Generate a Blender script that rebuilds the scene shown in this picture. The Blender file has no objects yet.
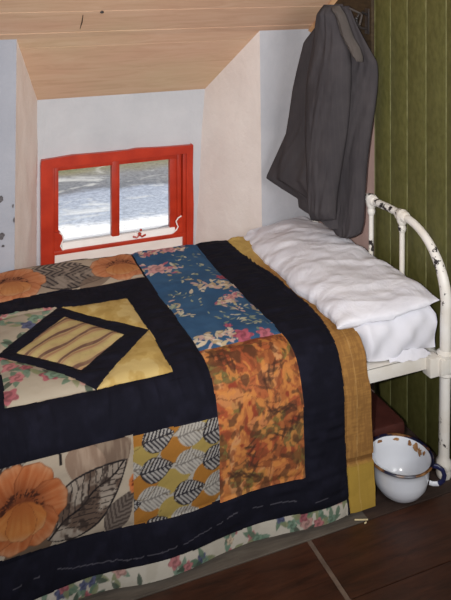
import bpy, bmesh, math, random
import numpy as np
from mathutils import Vector
random.seed(7); rng = np.random.RandomState(5)
S = bpy.context.scene
COL = S.collection

# ------------------------------------------------------------------ camera (level view, lens shifted down)
F = 720.0; PSI = math.radians(22.3); HY = -30.0
CAM = np.array([-1.549, -1.902, 1.65])
FW = np.array([math.sin(PSI), math.cos(PSI), 0.0]); RT = np.array([math.cos(PSI), -math.sin(PSI), 0.0])
cd = bpy.data.cameras.new('camera'); cam = bpy.data.objects.new('camera', cd); COL.objects.link(cam)
cam.location = CAM; cam.rotation_euler = (math.pi / 2, 0, -PSI)
cd.sensor_fit = 'AUTO'; cd.sensor_width = 36.0; cd.lens = F * 36.0 / 600.0; cd.shift_y = -(300 - HY) / 600.0
S.camera = cam

def plane_hit(px, py, q, n):
    d = FW + RT * (px - 225.5) / F - np.array([0, 0, 1.0]) * (py - HY) / F
    t = ((q - CAM) @ n) / (d @ n)
    return CAM + d * t

# ------------------------------------------------------------------ helpers
def lin(c):
    c = np.asarray(c, float) / 255.0
    return np.where(c <= 0.04045, c / 12.92, ((c + 0.055) / 1.055) ** 2.4)
def rgba(c): return tuple(lin(c)) + (1.0,)

def tag(o, label=None, cat=None, group=None, kind=None):
    if label: o['label'] = label
    if cat: o['category'] = cat
    if group: o['group'] = group
    if kind: o['kind'] = kind
    return o
def empty(name, loc=(0, 0, 0)):
    o = bpy.data.objects.new(name, None); COL.objects.link(o); o.location = loc; o.empty_display_size = .05; return o
def mesh_obj(name, verts, faces, mats, parent=None, smooth=True, fmat=None):
    me = bpy.data.meshes.new(name)
    me.from_pydata([tuple(map(float, v)) for v in verts], [], [tuple(int(i) for i in f) for f in faces]); me.update()
    o = bpy.data.objects.new(name, me); COL.objects.link(o)
    if not isinstance(mats, (list, tuple)): mats = [mats]
    for m in mats: me.materials.append(m)
    if fmat is not None: me.polygons.foreach_set('material_index', fmat)
    if smooth: me.polygons.foreach_set('use_smooth', [True] * len(me.polygons))
    if parent:
        o.parent = parent
        pl = np.array(parent.location)
        if parent.parent: pl = pl + np.array(parent.parent.location)
        for v in me.vertices: v.co = (v.co[0] - pl[0], v.co[1] - pl[1], v.co[2] - pl[2])
    return o

class MB:
    def __init__(s): s.v = []; s.f = []; s.m = []
    def add(s, v, f, m=0):
        n = len(s.v); s.v += [tuple(x) for x in v]; s.f += [tuple(i + n for i in q) for q in f]; s.m += [m] * len(f)
    def box(s, lo, hi, m=0, bev=0.0):
        bm = bmesh.new(); bmesh.ops.create_cube(bm, size=1)
        for v in bm.verts:
            v.co = [lo[i] + (v.co[i] + .5) * (hi[i] - lo[i]) for i in range(3)]
        if bev: bmesh.ops.bevel(bm, geom=bm.edges[:], offset=bev, segments=2, affect='EDGES', profile=.6)
        bm.verts.index_update()
        s.add([tuple(v.co) for v in bm.verts], [[v.index for v in f.verts] for f in bm.faces], m); bm.free()
    def tube(s, path, rad, seg=16, m=0, caps=True, flat=1.0):
        P = [Vector(p) for p in path]; n = len(P)
        if not hasattr(rad, '__len__'): rad = [rad] * n
        T = [(P[min(i + 1, n - 1)] - P[max(i - 1, 0)]).normalized() for i in range(n)]
        ref = Vector((0, 0, 1)) if abs(T[0].z) < .9 else Vector((1, 0, 0))
        N = (ref - T[0] * ref.dot(T[0])).normalized()
        vs = []
        for i in range(n):
            N = (N - T[i] * N.dot(T[i])).normalized(); B = T[i].cross(N)
            for k in range(seg):
                a = 2 * math.pi * k / seg
                vs.append(P[i] + N * (rad[i] * math.cos(a)) + B * (rad[i] * flat * math.sin(a)))
        fs = [(i * seg + k, i * seg + (k + 1) % seg, (i + 1) * seg + (k + 1) % seg, (i + 1) * seg + k) for i in range(n - 1) for k in range(seg)]
        if caps:
            fs.append(tuple(range(seg - 1, -1, -1))); fs.append(tuple((n - 1) * seg + k for k in range(seg)))
        s.add(vs, fs, m)
    def lathe(s, prof, c, seg=40, m=0):
        vs = []; n = len(prof)
        for r, z in prof:
            for k in range(seg):
                a = 2 * math.pi * k / seg
                vs.append((c[0] + r * math.cos(a), c[1] + r * math.sin(a), c[2] + z))
        fs = [(i * seg + k, i * seg + (k + 1) % seg, (i + 1) * seg + (k + 1) % seg, (i + 1) * seg + k) for i in range(n - 1) for k in range(seg)]
        s.add(vs, fs, m)
    def ball(s, c, r, sc=(1, 1, 1), m=0):
        prof = [(max(1e-4, math.sin(math.pi * i / 10)) * r, -math.cos(math.pi * i / 10) * r) for i in range(11)]
        vs = []; seg = 16
        for rr, z in prof:
            for k in range(seg):
                a = 2 * math.pi * k / seg
                vs.append((c[0] + rr * math.cos(a) * sc[0], c[1] + rr * math.sin(a) * sc[1], c[2] + z * sc[2]))
        s.add(vs, [(i * seg + k, i * seg + (k + 1) % seg, (i + 1) * seg + (k + 1) % seg, (i + 1) * seg + k) for i in range(10) for k in range(seg)], m)
    def prism_x(s, poly, x0, x1, m=0):      # poly in (y,z)
        n = len(poly)
        vs = [(x0, y, z) for y, z in poly] + [(x1, y, z) for y, z in poly]
        s.add(vs, [tuple(range(n)), tuple(range(2 * n - 1, n - 1, -1))] + [(i, n + i, n + (i + 1) % n, (i + 1) % n) for i in range(n)], m)
    def prism_y(s, poly, y0, y1, m=0):      # poly in (x,z)
        n = len(poly)
        vs = [(x, y0, z) for x, z in poly] + [(x, y1, z) for x, z in poly]
        s.add(vs, [tuple(range(n)), tuple(range(2 * n - 1, n - 1, -1))] + [(i, n + i, n + (i + 1) % n, (i + 1) % n) for i in range(n)], m)
    def build(s, name, mats, parent=None, smooth=True):
        o = mesh_obj(name, s.v, s.f, mats, parent, smooth, s.m)
        bm = bmesh.new(); bm.from_mesh(o.data); bmesh.ops.recalc_face_normals(bm, faces=bm.faces[:])
        bm.to_mesh(o.data); bm.free()
        if smooth:
            try: o.data.set_sharp_from_angle(angle=math.radians(40))
            except Exception: pass
        return o

# ------------------------------------------------------------------ materials
class NT:
    def __init__(s, name, rough=.7, spec=.3):
        s.m = bpy.data.materials.new(name); s.m.use_nodes = True; s.t = s.m.node_tree
        s.b = s.t.nodes['Principled BSDF']; s.b.inputs['Roughness'].default_value = rough
        s.b.inputs['Specular IOR Level'].default_value = spec
        s.co = s.t.nodes.new('ShaderNodeTexCoord')
    def n(s, t, **kw):
        x = s.t.nodes.new(t)
        for k, v in kw.items(): setattr(x, k, v)
        return x
    def l(s, a, b): s.t.links.new(a, b)
    def noise(s, scale, detail=4, rough=.55, stretch=None, src='Object', dist=0.0):
        n = s.n('ShaderNodeTexNoise'); n.inputs['Scale'].default_value = scale; n.inputs['Detail'].default_value = detail
        n.inputs['Roughness'].default_value = rough; n.inputs['Distortion'].default_value = dist
        mp = s.n('ShaderNodeMapping')
        if stretch: mp.inputs['Scale'].default_value = stretch
        s.l(s.co.outputs[src], mp.inputs['Vector']); s.l(mp.outputs[0], n.inputs['Vector']); return n.outputs['Fac']
    def ramp(s, fac, stops, interp='LINEAR'):
        r = s.n('ShaderNodeValToRGB'); r.color_ramp.interpolation = interp
        e = r.color_ramp.elements
        while len(e) < len(stops): e.new(.5)
        for i, (p, c) in enumerate(stops): e[i].position = p; e[i].color = rgba(c)
        s.l(fac, r.inputs[0]); return r.outputs[0]
    def mix(s, fac, a, b, mode='MIX'):
        x = s.n('ShaderNodeMix', data_type='RGBA', blend_type=mode)
        if isinstance(fac, float): x.inputs[0].default_value = fac
        else: s.l(fac, x.inputs[0])
        for i, v in ((6, a), (7, b)):
            if isinstance(v, tuple): x.inputs[i].default_value = v
            else: s.l(v, x.inputs[i])
        return x.outputs[2]
    def base(s, c):
        if isinstance(c, (tuple, list)): s.b.inputs['Base Color'].default_value = rgba(c)
        else: s.l(c, s.b.inputs['Base Color'])
        return s
    def bump(s, h, strength=.3, dist=.01):
        b = s.n('ShaderNodeBump'); b.inputs['Strength'].default_value = strength; b.inputs['Distance'].default_value = dist
        s.l(h, b.inputs['Height']); s.l(b.outputs[0], s.b.inputs['Normal']); return s

def simple(name, c, c2=None, scale=8, rough=.7, spec=.3, stretch=None, bump=0, bdist=.005, detail=4, lo=.35, hi=.65, dist=0.0):
    t = NT(name, rough, spec)
    n = t.noise(scale, detail, stretch=stretch, dist=dist)
    t.base(t.ramp(n, [(lo, c), (hi, c2 or c)]))
    if bump: t.bump(n, bump, bdist)
    return t.m

def plaster(name, c1, c2, dirt=None):
    t = NT(name, .85, .15)
    n = t.noise(5, 6, .6); col = t.ramp(n, [(.3, c1), (.7, c2)])
    if dirt:
        d = t.noise(14, 5, .7); f = t.ramp(d, [(.70, (0, 0, 0)), (.735, (255, 255, 255))])
        col = t.mix(f, col, rgba(dirt))
    t.base(col)
    h = t.noise(16, 6, .6); t.bump(h, .35, .012); return t.m

M = {}
M['plaster_front_dim'] = plaster('limewash_front_dim', (172, 173, 179), (185, 185, 190))  # darker limewash copy: weak light on front-facing walls put into the colour
M['plaster_left_dim'] = plaster('limewash_left_dim', (154, 157, 167), (167, 169, 178), (120, 118, 122))  # darkest limewash copy: dim light on the left pier put into the colour
M['plaster_warm_lit'] = plaster('limewash_warm_lit', (216, 205, 199), (226, 217, 211))  # lighter, warmer copy: flash light on the right reveal put into the colour
M['plaster_lit'] = plaster('limewash_lit', (238, 224, 216), (243, 233, 226))  # lightest copy: brightness of left reveal and under-window strip painted in
M['plaster_rose'] = plaster('rose_plaster', (188, 158, 150), (200, 172, 165))
M['plaster_dormer_dim'] = plaster('limewash_dormer_dim', (180, 182, 187), (193, 194, 198))  # dimmed copy for the recess back wall, weaker light put into the colour
M['plaster_chip'] = simple('exposed_old_plaster', (70, 68, 72), (112, 108, 110), 60, .9)
M['red'] = simple('red_gloss_paint', (164, 42, 20), (184, 54, 28), 12, .38, .45, bump=.15)
M['white_rail_highlight'] = simple('white_rail_and_highlight', (232, 226, 222), (240, 236, 234), 10, .5)  # white rail paint, also used for the painted-in horn highlight
def iron(name, lo):
    t = NT(name, .42, .4)
    n = t.noise(42, 5, .65); big = t.noise(6, 2, .5)
    chip = t.n('ShaderNodeMath', operation='MULTIPLY'); t.l(n, chip.inputs[0]); t.l(big, chip.inputs[1])
    f = t.ramp(chip.outputs[0], [(lo, (0, 0, 0)), (lo + .02, (255, 255, 255))])
    rust = t.noise(9, 3); base = t.ramp(rust, [(.35, (228, 226, 222)), (.66, (216, 210, 200))])
    t.base(t.mix(f, base, rgba((40, 34, 36)))); t.bump(n, .2, .002); return t.m
M['iron'] = iron('chipped_white_enamel', .375)
M['iron_worn'] = iron('badly_chipped_white_enamel', .30)
M['steel_dark'] = simple('dark_iron', (30, 27, 28), (52, 46, 44), 30, .45, .5)
def woodceil():
    t = NT('limewashed_pine', .6, .25)
    g = t.noise(3.0, 7, .62, (1.2, 9, 9), dist=1.0); g2 = t.noise(1.3, 3, .5, (1, 2.5, 2.5))
    a = t.ramp(g, [(.28, (176, 138, 106)), (.5, (202, 168, 136)), (.75, (216, 190, 160))])
    b = t.ramp(g2, [(.35, (216, 172, 148)), (.65, (206, 184, 150))])
    t.base(t.mix(.5, a, b)); t.bump(g, .15, .003); return t.m
M['ceil'] = woodceil()
M['trim_wood'] = simple('pale_pine_trim', (176, 130, 90), (206, 164, 122), 6, .6, stretch=(8, 2, 2))
def green():
    t = NT('olive_gloss_paint', .5, .35)
    n = t.noise(18, 6, .65, (1, 1, .35)); n2 = t.noise(60, 4, .6, (1, 1, .6))
    a = t.ramp(n, [(.3, (78, 77, 36)), (.7, (96, 95, 50))]); b = t.ramp(n2, [(.35, (72, 70, 34)), (.62, (106, 103, 60))])
    t.base(t.mix(.4, a, b)); t.bump(n2, .1, .002); return t.m
M['green'] = green()
M['groove'] = simple('pale_bead_edge', (112, 114, 70), (146, 146, 104), 25, .5)
M['brown_board'] = simple('dark_brown_board', (44, 34, 22), (66, 52, 34), 8, .6, stretch=(3, 3, 12))
def floorm(name, c, sheen):
    t = NT(name, sheen, .4)
    g = t.noise(4, 7, .65, (1.2, 9, 9), dist=.8); n = t.noise(7, 5, .7); sp = t.noise(130, 3, .6)
    a = t.ramp(g, [(.25, c[0]), (.5, c[1]), (.8, c[2])])
    du = t.ramp(n, [(.42, (0, 0, 0)), (.8, (110, 110, 110))])
    a = t.mix(du, a, rgba(c[3]))
    s_ = t.ramp(sp, [(.68, (0, 0, 0)), (.74, (150, 150, 150))]); a = t.mix(s_, a, rgba(c[3]))
    t.base(a); t.bump(g, .2, .003)
    return t.m
M['floor'] = floorm('dark_red_floor_boards', ((34, 20, 14), (62, 35, 24), (82, 48, 32), (86, 74, 66)), .45)
M['floor_grey'] = floorm('bare_grey_floor', ((58, 52, 46), (92, 84, 76), (112, 104, 94), (118, 112, 104)), .8)
M['seam'] = simple('dusty_floor_seam', (96, 82, 72), (120, 104, 92), 20, .9)
M['linen'] = NT('white_cotton', .85, .15).base((212, 212, 220)).m
t = NT('creased_white_cotton', .85, .15); n = t.noise(9, 5, .6, (1, 1, 1), dist=1.2); t.base(t.ramp(n, [(.3, (206, 206, 215)), (.7, (218, 218, 225))])); t.bump(n, .35, .02); M['pillow'] = t.m
M['suitcase'] = simple('oxblood_leatherette', (58, 28, 24), (78, 40, 34), 14, .5, .4, bump=.2)
M['enamel'] = simple('white_enamel', (212, 216, 224), (220, 223, 230), 4, .2, .5)
t = NT('chipped_navy_rim', .35, .5); n = t.noise(11, 4, .6); t.base(t.ramp(n, [(.48, (22, 24, 52)), (.52, (104, 66, 36)), (.62, (150, 112, 72))], 'LINEAR')); M['rim'] = t.m
M['navy'] = simple('navy_enamel', (18, 22, 58), (30, 34, 76), 20, .3, .5)
M['rust'] = simple('rust_stain', (120, 76, 40), (168, 130, 90), 30, .8)
def wool(name, a, b):
    t = NT(name, .95, .1)
    n = t.noise(120, 3, .6); n2 = t.noise(6, 4, .6); 
    w = t.n('ShaderNodeTexWave', wave_type='BANDS', bands_direction='X'); w.inputs['Scale'].default_value = 22; w.inputs['Distortion'].default_value = .3
    t.l(t.co.outputs['UV'], w.inputs['Vector'])
    c = t.ramp(n2, [(.3, a), (.7, b)])
    c = t.mix(t.ramp(w.outputs['Fac'], [(.82, (0, 0, 0)), (.98, (70, 70, 70))]), c, rgba((92, 86, 86)))
    d = t.noise(9, 5, .7); c = t.mix(t.ramp(d, [(.66, (0, 0, 0)), (.8, (90, 90, 90))]), c, rgba((118, 104, 94)))
    t.base(c); t.bump(n, .25, .002); return t.m
M['wool'] = wool('grey_wool', (58, 55, 58), (70, 66, 68))
M['wool_light'] = wool('grey_wool_collar', (74, 69, 67), (86, 80, 77))
M['button'] = simple('dark_button', (22, 20, 20), None, 5, .3)
M['straw'] = simple('straw', (205, 190, 150), None, 5, .8)
t = NT('printed_cotton', .9, .12); a = t.n('ShaderNodeVertexColor', layer_name='print'); nn = t.noise(260, 2, .5)
t.base(t.mix(t.ramp(nn, [(.3, (0, 0, 0)), (.8, (46, 46, 46))]), a.outputs[0], (0.0, 0.0, 0.0, 1))); t.bump(nn, .15, .002); M['print'] = t.m
# glass: clear pane
gm = bpy.data.materials.new('window_glass'); gm.use_nodes = True; gt = gm.node_tree
for x in list(gt.nodes): gt.nodes.remove(x)
o_ = gt.nodes.new('ShaderNodeOutputMaterial'); tr = gt.nodes.new('ShaderNodeBsdfTransparent'); gl = gt.nodes.new('ShaderNodeBsdfGlossy'); mx = gt.nodes.new('ShaderNodeMixShader'); fr = gt.nodes.new('ShaderNodeFresnel')
gl.inputs['Roughness'].default_value = .02; tr.inputs[0].default_value = (.96, .97, .98, 1); fr.inputs[0].default_value = 1.3
gt.links.new(fr.outputs[0], mx.inputs[0]); gt.links.new(tr.outputs[0], mx.inputs[1]); gt.links.new(gl.outputs[0], mx.inputs[2]); gt.links.new(mx.outputs[0], o_.inputs[0])
M['glass'] = gm
# outside ground: pale track, gravel verge, dry grass
t = NT('sunlit_yard', .95, .1)
sep = t.n('ShaderNodeSeparateXYZ'); t.l(t.co.outputs['Object'], sep.inputs[0])
wob = t.noise(.9, 4, .55, (1, 1.6, 1)); 
yy = t.n('ShaderNodeMath', operation='MULTIPLY_ADD'); yy.inputs[1].default_value = .8; t.l(wob, yy.inputs[0]); t.l(sep.outputs[1], yy.inputs[2])
mr = t.n('ShaderNodeMapRange'); mr.inputs[1].default_value = 2.9; mr.inputs[2].default_value = 5.4; t.l(yy.outputs[0], mr.inputs[0])
zones = t.ramp(mr.outputs[0], [(.0, (252, 252, 252)), (.24, (250, 250, 252)), (.31, (176, 184, 198)), (.50, (166, 173, 188)), (.54, (124, 126, 132)), (.74, (138, 138, 140)), (.84, (140, 134, 112)), (.97, (112, 116, 74))])
grit = t.noise(26, 6, .75); g_ = t.ramp(grit, [(.38, (150, 150, 152)), (.6, (255, 255, 255))])
c = t.mix(.5, zones, g_, 'MULTIPLY')
pat = t.noise(2.1, 4, .6, (1, 1.8, 1), dist=.8); c = t.mix(t.ramp(pat, [(.57, (0, 0, 0)), (.70, (190, 190, 190))]), c, rgba((232, 230, 224)))
t.base(c); M['yard'] = t.m

# ------------------------------------------------------------------ numpy noise and fabric painting
def vnoise(x, y, seed=0):
    r = np.random.RandomState(seed); T = r.rand(256, 256)
    xi = np.floor(x).astype(int); yi = np.floor(y).astype(int); fx = x - xi; fy = y - yi
    fx = fx * fx * (3 - 2 * fx); fy = fy * fy * (3 - 2 * fy)
    a = T[xi % 256, yi % 256]; b = T[(xi + 1) % 256, yi % 256]; c = T[xi % 256, (yi + 1) % 256]; d = T[(xi + 1) % 256, (yi + 1) % 256]
    return (a * (1 - fx) + b * fx) * (1 - fy) + (c * (1 - fx) + d * fx) * fy
def fbm(x, y, seed=0, o=4):
    s = 0; a = .5; t_ = 0
    for i in range(o): s = s + a * vnoise(x * 2 ** i + 17 * i, y * 2 ** i + 31 * i, seed + i); t_ += a; a *= .5
    return s / t_
def sm(a, b, x): t_ = np.clip((x - a) / (b - a), 0, 1); return t_ * t_ * (3 - 2 * t_)
def put(C, m, c):       # blend colour c by mask m
    C[:] = C * (1 - m[:, None]) + np.asarray(c, float) * m[:, None]
def local(U, V, u0, v0, ang):
    ca, sa = math.cos(ang), math.sin(ang); dx, dy = U - u0, V - v0
    return dx * ca + dy * sa, -dx * sa + dy * ca
def leafmask(U, V, u0, v0, L, W, ang, soft=.0018):   # pointed at +x, round at -x
    x, y = local(U, V, u0, v0, ang); s = np.clip((x / L + .5), 0, 1)
    w = W * .5 * np.sin(np.pi * s ** .75) ** .85
    m = sm(0, soft, w - np.abs(y)) * ((x / L) > -.5) * ((x / L) < .5)
    return m, x, y, w
def petal_flower(C, U, V, u0, v0, R, sq=1.0, cols=((205, 98, 30), (232, 140, 66), (130, 58, 22)), n=7, seed=1, ang=0):
    x, y = local(U, V, u0, v0, ang); y = y / sq; r = np.hypot(x, y); a = np.arctan2(y, x)
    sel = r < R * 1.35
    edge = R * (.90 + .07 * np.abs(np.cos(a * n / 2 + .5)) + .20 * (vnoise(a * 3 + 40, a * 0 + 3, seed) - .5) + .06 * (vnoise(a * 16 + 40, a * 0 + 9, seed) - .5))
    m = sm(0, .003, edge - r) * sel
    st = fbm(a * 14 + 60, r * 30, seed, 3)
    base = np.asarray(cols[0]) * (1 - st[:, None]) + np.asarray(cols[1]) * st[:, None]
    sec = np.abs(np.cos(a * n / 2 + .5)); base = base * (.78 + .22 * sm(.0, .22, sec))[:, None]; tip = sm(.75, 1.0, r / R)[:, None] * .45; base = base * (1 - tip) + np.array((222, 170, 124.)) * tip
    C[:] = C * (1 - m[:, None]) + base * (.55 + .45 * sm(.3, .62, r / R))[:, None] * m[:, None]
    rr = R * .42 * (1 + .15 * np.sin(a * 9)); put(C, sm(0, .004, rr - r) * sel, (196, 112, 48))
    ring = sm(.007, .002, np.abs(r - rr)) * sel * (vnoise(a * 16 + 50, r * 200, seed + 3) > .45); put(C, ring, cols[2])
def poppy(C, U, V, u0, v0, R, seed=1, dull=0.0):
    r = np.random.RandomState(seed)
    def petal(ang, cen, L, W, c0, c1, dk):
        x, y = local(U, V, u0 + cen * math.cos(ang), v0 + cen * math.sin(ang) * .85, ang)
        k = (x / L) ** 2 + (y / (W * (1 + .25 * x / L))) ** 2; an = np.arctan2(y, x)
        e = 1 + .10 * (vnoise(an * 4 + 30, an * 0 + 2, seed) - .5) + .05 * np.sin(an * 9 + seed)
        m = sm(0, .06, e - k); st = vnoise(y * 260 / (1 + .4 * x / L) + 90, x * 14 + 30, seed + 2)
        col = np.asarray(c0, float) * (1 - st[:, None]) + np.asarray(c1, float) * st[:, None]
        t_ = sm(-.9, .5, x / L)[:, None]; col = col * t_ + np.asarray(dk, float) * (1 - t_)
        g = sm(.55, 1.0, x / L)[:, None] * .45; col = col * (1 - g) + np.array((214, 168, 128.)) * g
        col = col * (1 - dull) + np.array((168, 140, 118.)) * dull
        C[:] = C * (1 - m[:, None]) + col * m[:, None]; put(C, m * sm(.86, .97, k / e) * .55, (116, 56, 28))
    for k in range(7):
        an = -2.9 + k * .93 + r.uniform(-.15, .15); petal(an, R * .52, R * .52, R * .44, (184, 88, 38), (212, 128, 76), (128, 60, 30))
    d = np.hypot(U - u0, (V - v0) / .85); a = np.arctan2(V - v0, U - u0)
    ring = sm(.016, .004, np.abs(d - R * .40)) * (vnoise(a * 14 + 60, d * 160, seed + 5) > .5) * (np.sin(a - .2) < .35); put(C, ring * .9, (70, 34, 24))
    for an, cw in ((2.3, .30), (.9, .30), (1.6, .34)):
        petal(an, R * .30, R * .42, R * cw, (196, 108, 44), (210, 132, 62), (176, 92, 38))
def veined_leaf(C, U, V, u0, v0, L, W, ang, bg, vein, sp=.012, vw=.34, outline=True):
    m, x, y, w = leafmask(U, V, u0, v0, L, W, ang)
    if bg is not None: put(C, m, bg)
    if vein is not None:
        ph = (x - np.abs(y) * .75) / sp
        st = (np.abs(ph - np.round(ph)) < vw * .62) * m
        mid = (np.abs(y) < .0018) * m; put(C, np.clip(st + mid, 0, 1), vein)
        if outline: put(C, m * (w - np.abs(y) < .003), vein)

def floral(C, U, V, seed, bg=(200, 190, 172), dens=1.0, sc=1.0, region=None):
    C[:] = np.asarray(bg); r = np.random.RandomState(seed)
    n1 = fbm(U * 20 / sc, V * 20 / sc, seed); put(C, sm(.5, .7, n1) * .35, (178, 170, 150))
    u0, u1, v0, v1 = region
    area = (u1 - u0) * (v1 - v0)
    for _ in range(int(area * 420 * dens / sc ** 2)):
        cu, cv = r.uniform(u0, u1), r.uniform(v0, v1); kind = r.rand()
        near = np.hypot(U - cu, V - cv) < .07 * sc
        if not near.any(): continue
        Un, Vn = U[near], V[near]; Cn = C[near].copy()
        for _k in range(4):
            aa = r.uniform(0, 6.28); q = r.uniform(.015, .032) * sc
            g = [(92, 122, 98), (110, 140, 118), (70, 84, 70), (134, 140, 100)][r.randint(4)]
            m, *_x = leafmask(Un, Vn, cu + q * math.cos(aa), cv + q * math.sin(aa), .034 * sc, .016 * sc, aa); put(Cn, m * .85, g)
        rc = [(176, 96, 104), (196, 120, 122), (198, 150, 140), (214, 190, 160), (90, 96, 130)][r.randint(5)] if kind < .75 else (120, 150, 126)
        rad = r.uniform(.013, .024) * sc; d = np.hypot(Un - cu, (Vn - cv)); an = np.arctan2(Vn - cv, Un - cu)
        e = rad * (.85 + .15 * np.cos(5 * an + cu * 90)); m = sm(0, .003, e - d); put(Cn, m, rc)
        sw = (np.sin(d / rad * 9 + an * 2) > .35) * m; put(Cn, sw * .55, np.asarray(rc) * .68); put(Cn, m * sm(rad * .35, 0, d) * .6, np.asarray(rc) * .6)
        C[near] = Cn

# ------------------------------------------------------------------ patchwork quilt
PR = np.array([(.957, .40), (.957, .455), (.953, .488), (.935, .503), (.70, .49), (.4, .5), (.165, .505), (.09, .499), (.05, .483), (.025, .455), (.005, .41), (-.012, .35), (-.018, .2), (-.030, .006)])
dl = np.concatenate([[0], np.cumsum(np.hypot(*np.diff(PR, axis=0).T))])
V0 = dl[3] - .01                      # v=0 at the top of the far edge
# smooth the profile
vs_ = np.arange(0, dl[-1], .004); py_ = np.interp(vs_, dl, PR[:, 0]); pz_ = np.interp(vs_, dl, PR[:, 1])
for _ in range(14):
    py_[1:-1] = (py_[:-2] + 2 * py_[1:-1] + py_[2:]) / 4; pz_[1:-1] = (pz_[:-2] + 2 * pz_[1:-1] + pz_[2:]) / 4
vv_ = vs_ - V0
ny_ = -np.gradient(pz_); nz_ = np.gradient(py_); ln = np.hypot(ny_, nz_); ny_, nz_ = ny_ / ln * 1, nz_ / ln
if nz_[len(nz_) // 3] < 0: ny_, nz_ = -ny_, -nz_
VMAX = vv_[-1]

UB = [-1.48, -1.365, -.905, -.797, -.525, -.375, -.29]
def diamond(U, V):
    cu, cv = np.interp(V, [.35, .87], [-1.14, -1.135]), .615
    # outer / inner quads as signed distances (max-norm form)
    def quad(pts):
        s = np.full(U.shape, -1e9)
        for i in range(4):
            (a, b), (c, d) = pts[i], pts[(i + 1) % 4]; nx, ny = (d - b), -(c - a); L = math.hypot(nx, ny)
            s = np.maximum(s, ((U - a) * nx + (V - b) * ny) / L)
        return s
    out = quad([(-1.14, .345), (-.903, .63), (-1.125, .876), (-1.368, .607)])
    inn = quad([(-1.135, .43), (-.985, .629), (-1.15, .785), (-1.308, .608)])
    return out, inn
def patch_id(U, V):
    I = np.zeros(U.shape, int)
    wob = .004 * (vnoise(U * 9 + 20, V * 9 + 20, 3) - .5) * 2
    u = U + wob; v = V + .004 * (vnoise(U * 8, V * 8 + 50, 4) - .5) * 2
    hemv = 1.345 + .006 * (vnoise(U * 6 + 30, V * 0 + 2, 8) - .5)
    goldin = np.interp(V, [0, .18, .45, .67, .86, 1.1, 1.4], [-.385, -.372, -.352, -.352, -.372, -.386, -.378])
    colm = (u > UB[3]) & (u < UB[4])
    I[colm & (v < .812) & (v > .012)] = 1
    I[colm & (v >= .812) & (v < 1.243)] = 2
    I[(u <= UB[3]) & (u > -1.04) & (v > 1.012) & (v < 1.237)] = 3
    I[(u <= -1.04) & (u > -1.62) & (v > 1.008) & (v < np.interp(U, [-1.4, -1.04], [1.222, 1.237]))] = 4
    fartop = np.interp(U, [-1.32, -1.11, -.84], [.218, .212, .232])
    I[(u <= -.805) & (u > -1.62) & (v > .016) & (v < fartop)] = 5
    blk = (u > UB[1]) & (u < UB[2]) & (v > np.interp(U, [-1.34, -.9], [.335, .372])) & (v < .872)
    o_, i_ = diamond(U, V); blk &= (o_ > 0) | (i_ < 0)
    right = U > np.interp(V, [.35, .87], [-1.145, -1.128])
    I[blk & (o_ > 0) & right & (V < .62)] = 6; I[blk & (o_ > 0) & right & (V >= .62)] = 7
    I[blk & (o_ > 0) & ~right & (V < .61)] = 8; I[blk & (o_ > 0) & ~right & (V >= .61)] = 9
    I[blk & (i_ < 0) & (o_ < 0)] = 10
    I[(V > hemv) & (U < -.388)] = 12
    I[(U > goldin)] = 11
    return I

STEP = .0025
ua = np.arange(-1.62, -.29 + STEP / 2, STEP); va = np.arange(vv_[0], VMAX, STEP)
UU, VV = np.meshgrid(ua, va, indexing='ij'); nu, nv = UU.shape
Uf, Vf = UU.ravel(), VV.ravel(); ID = patch_id(Uf, Vf)
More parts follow.
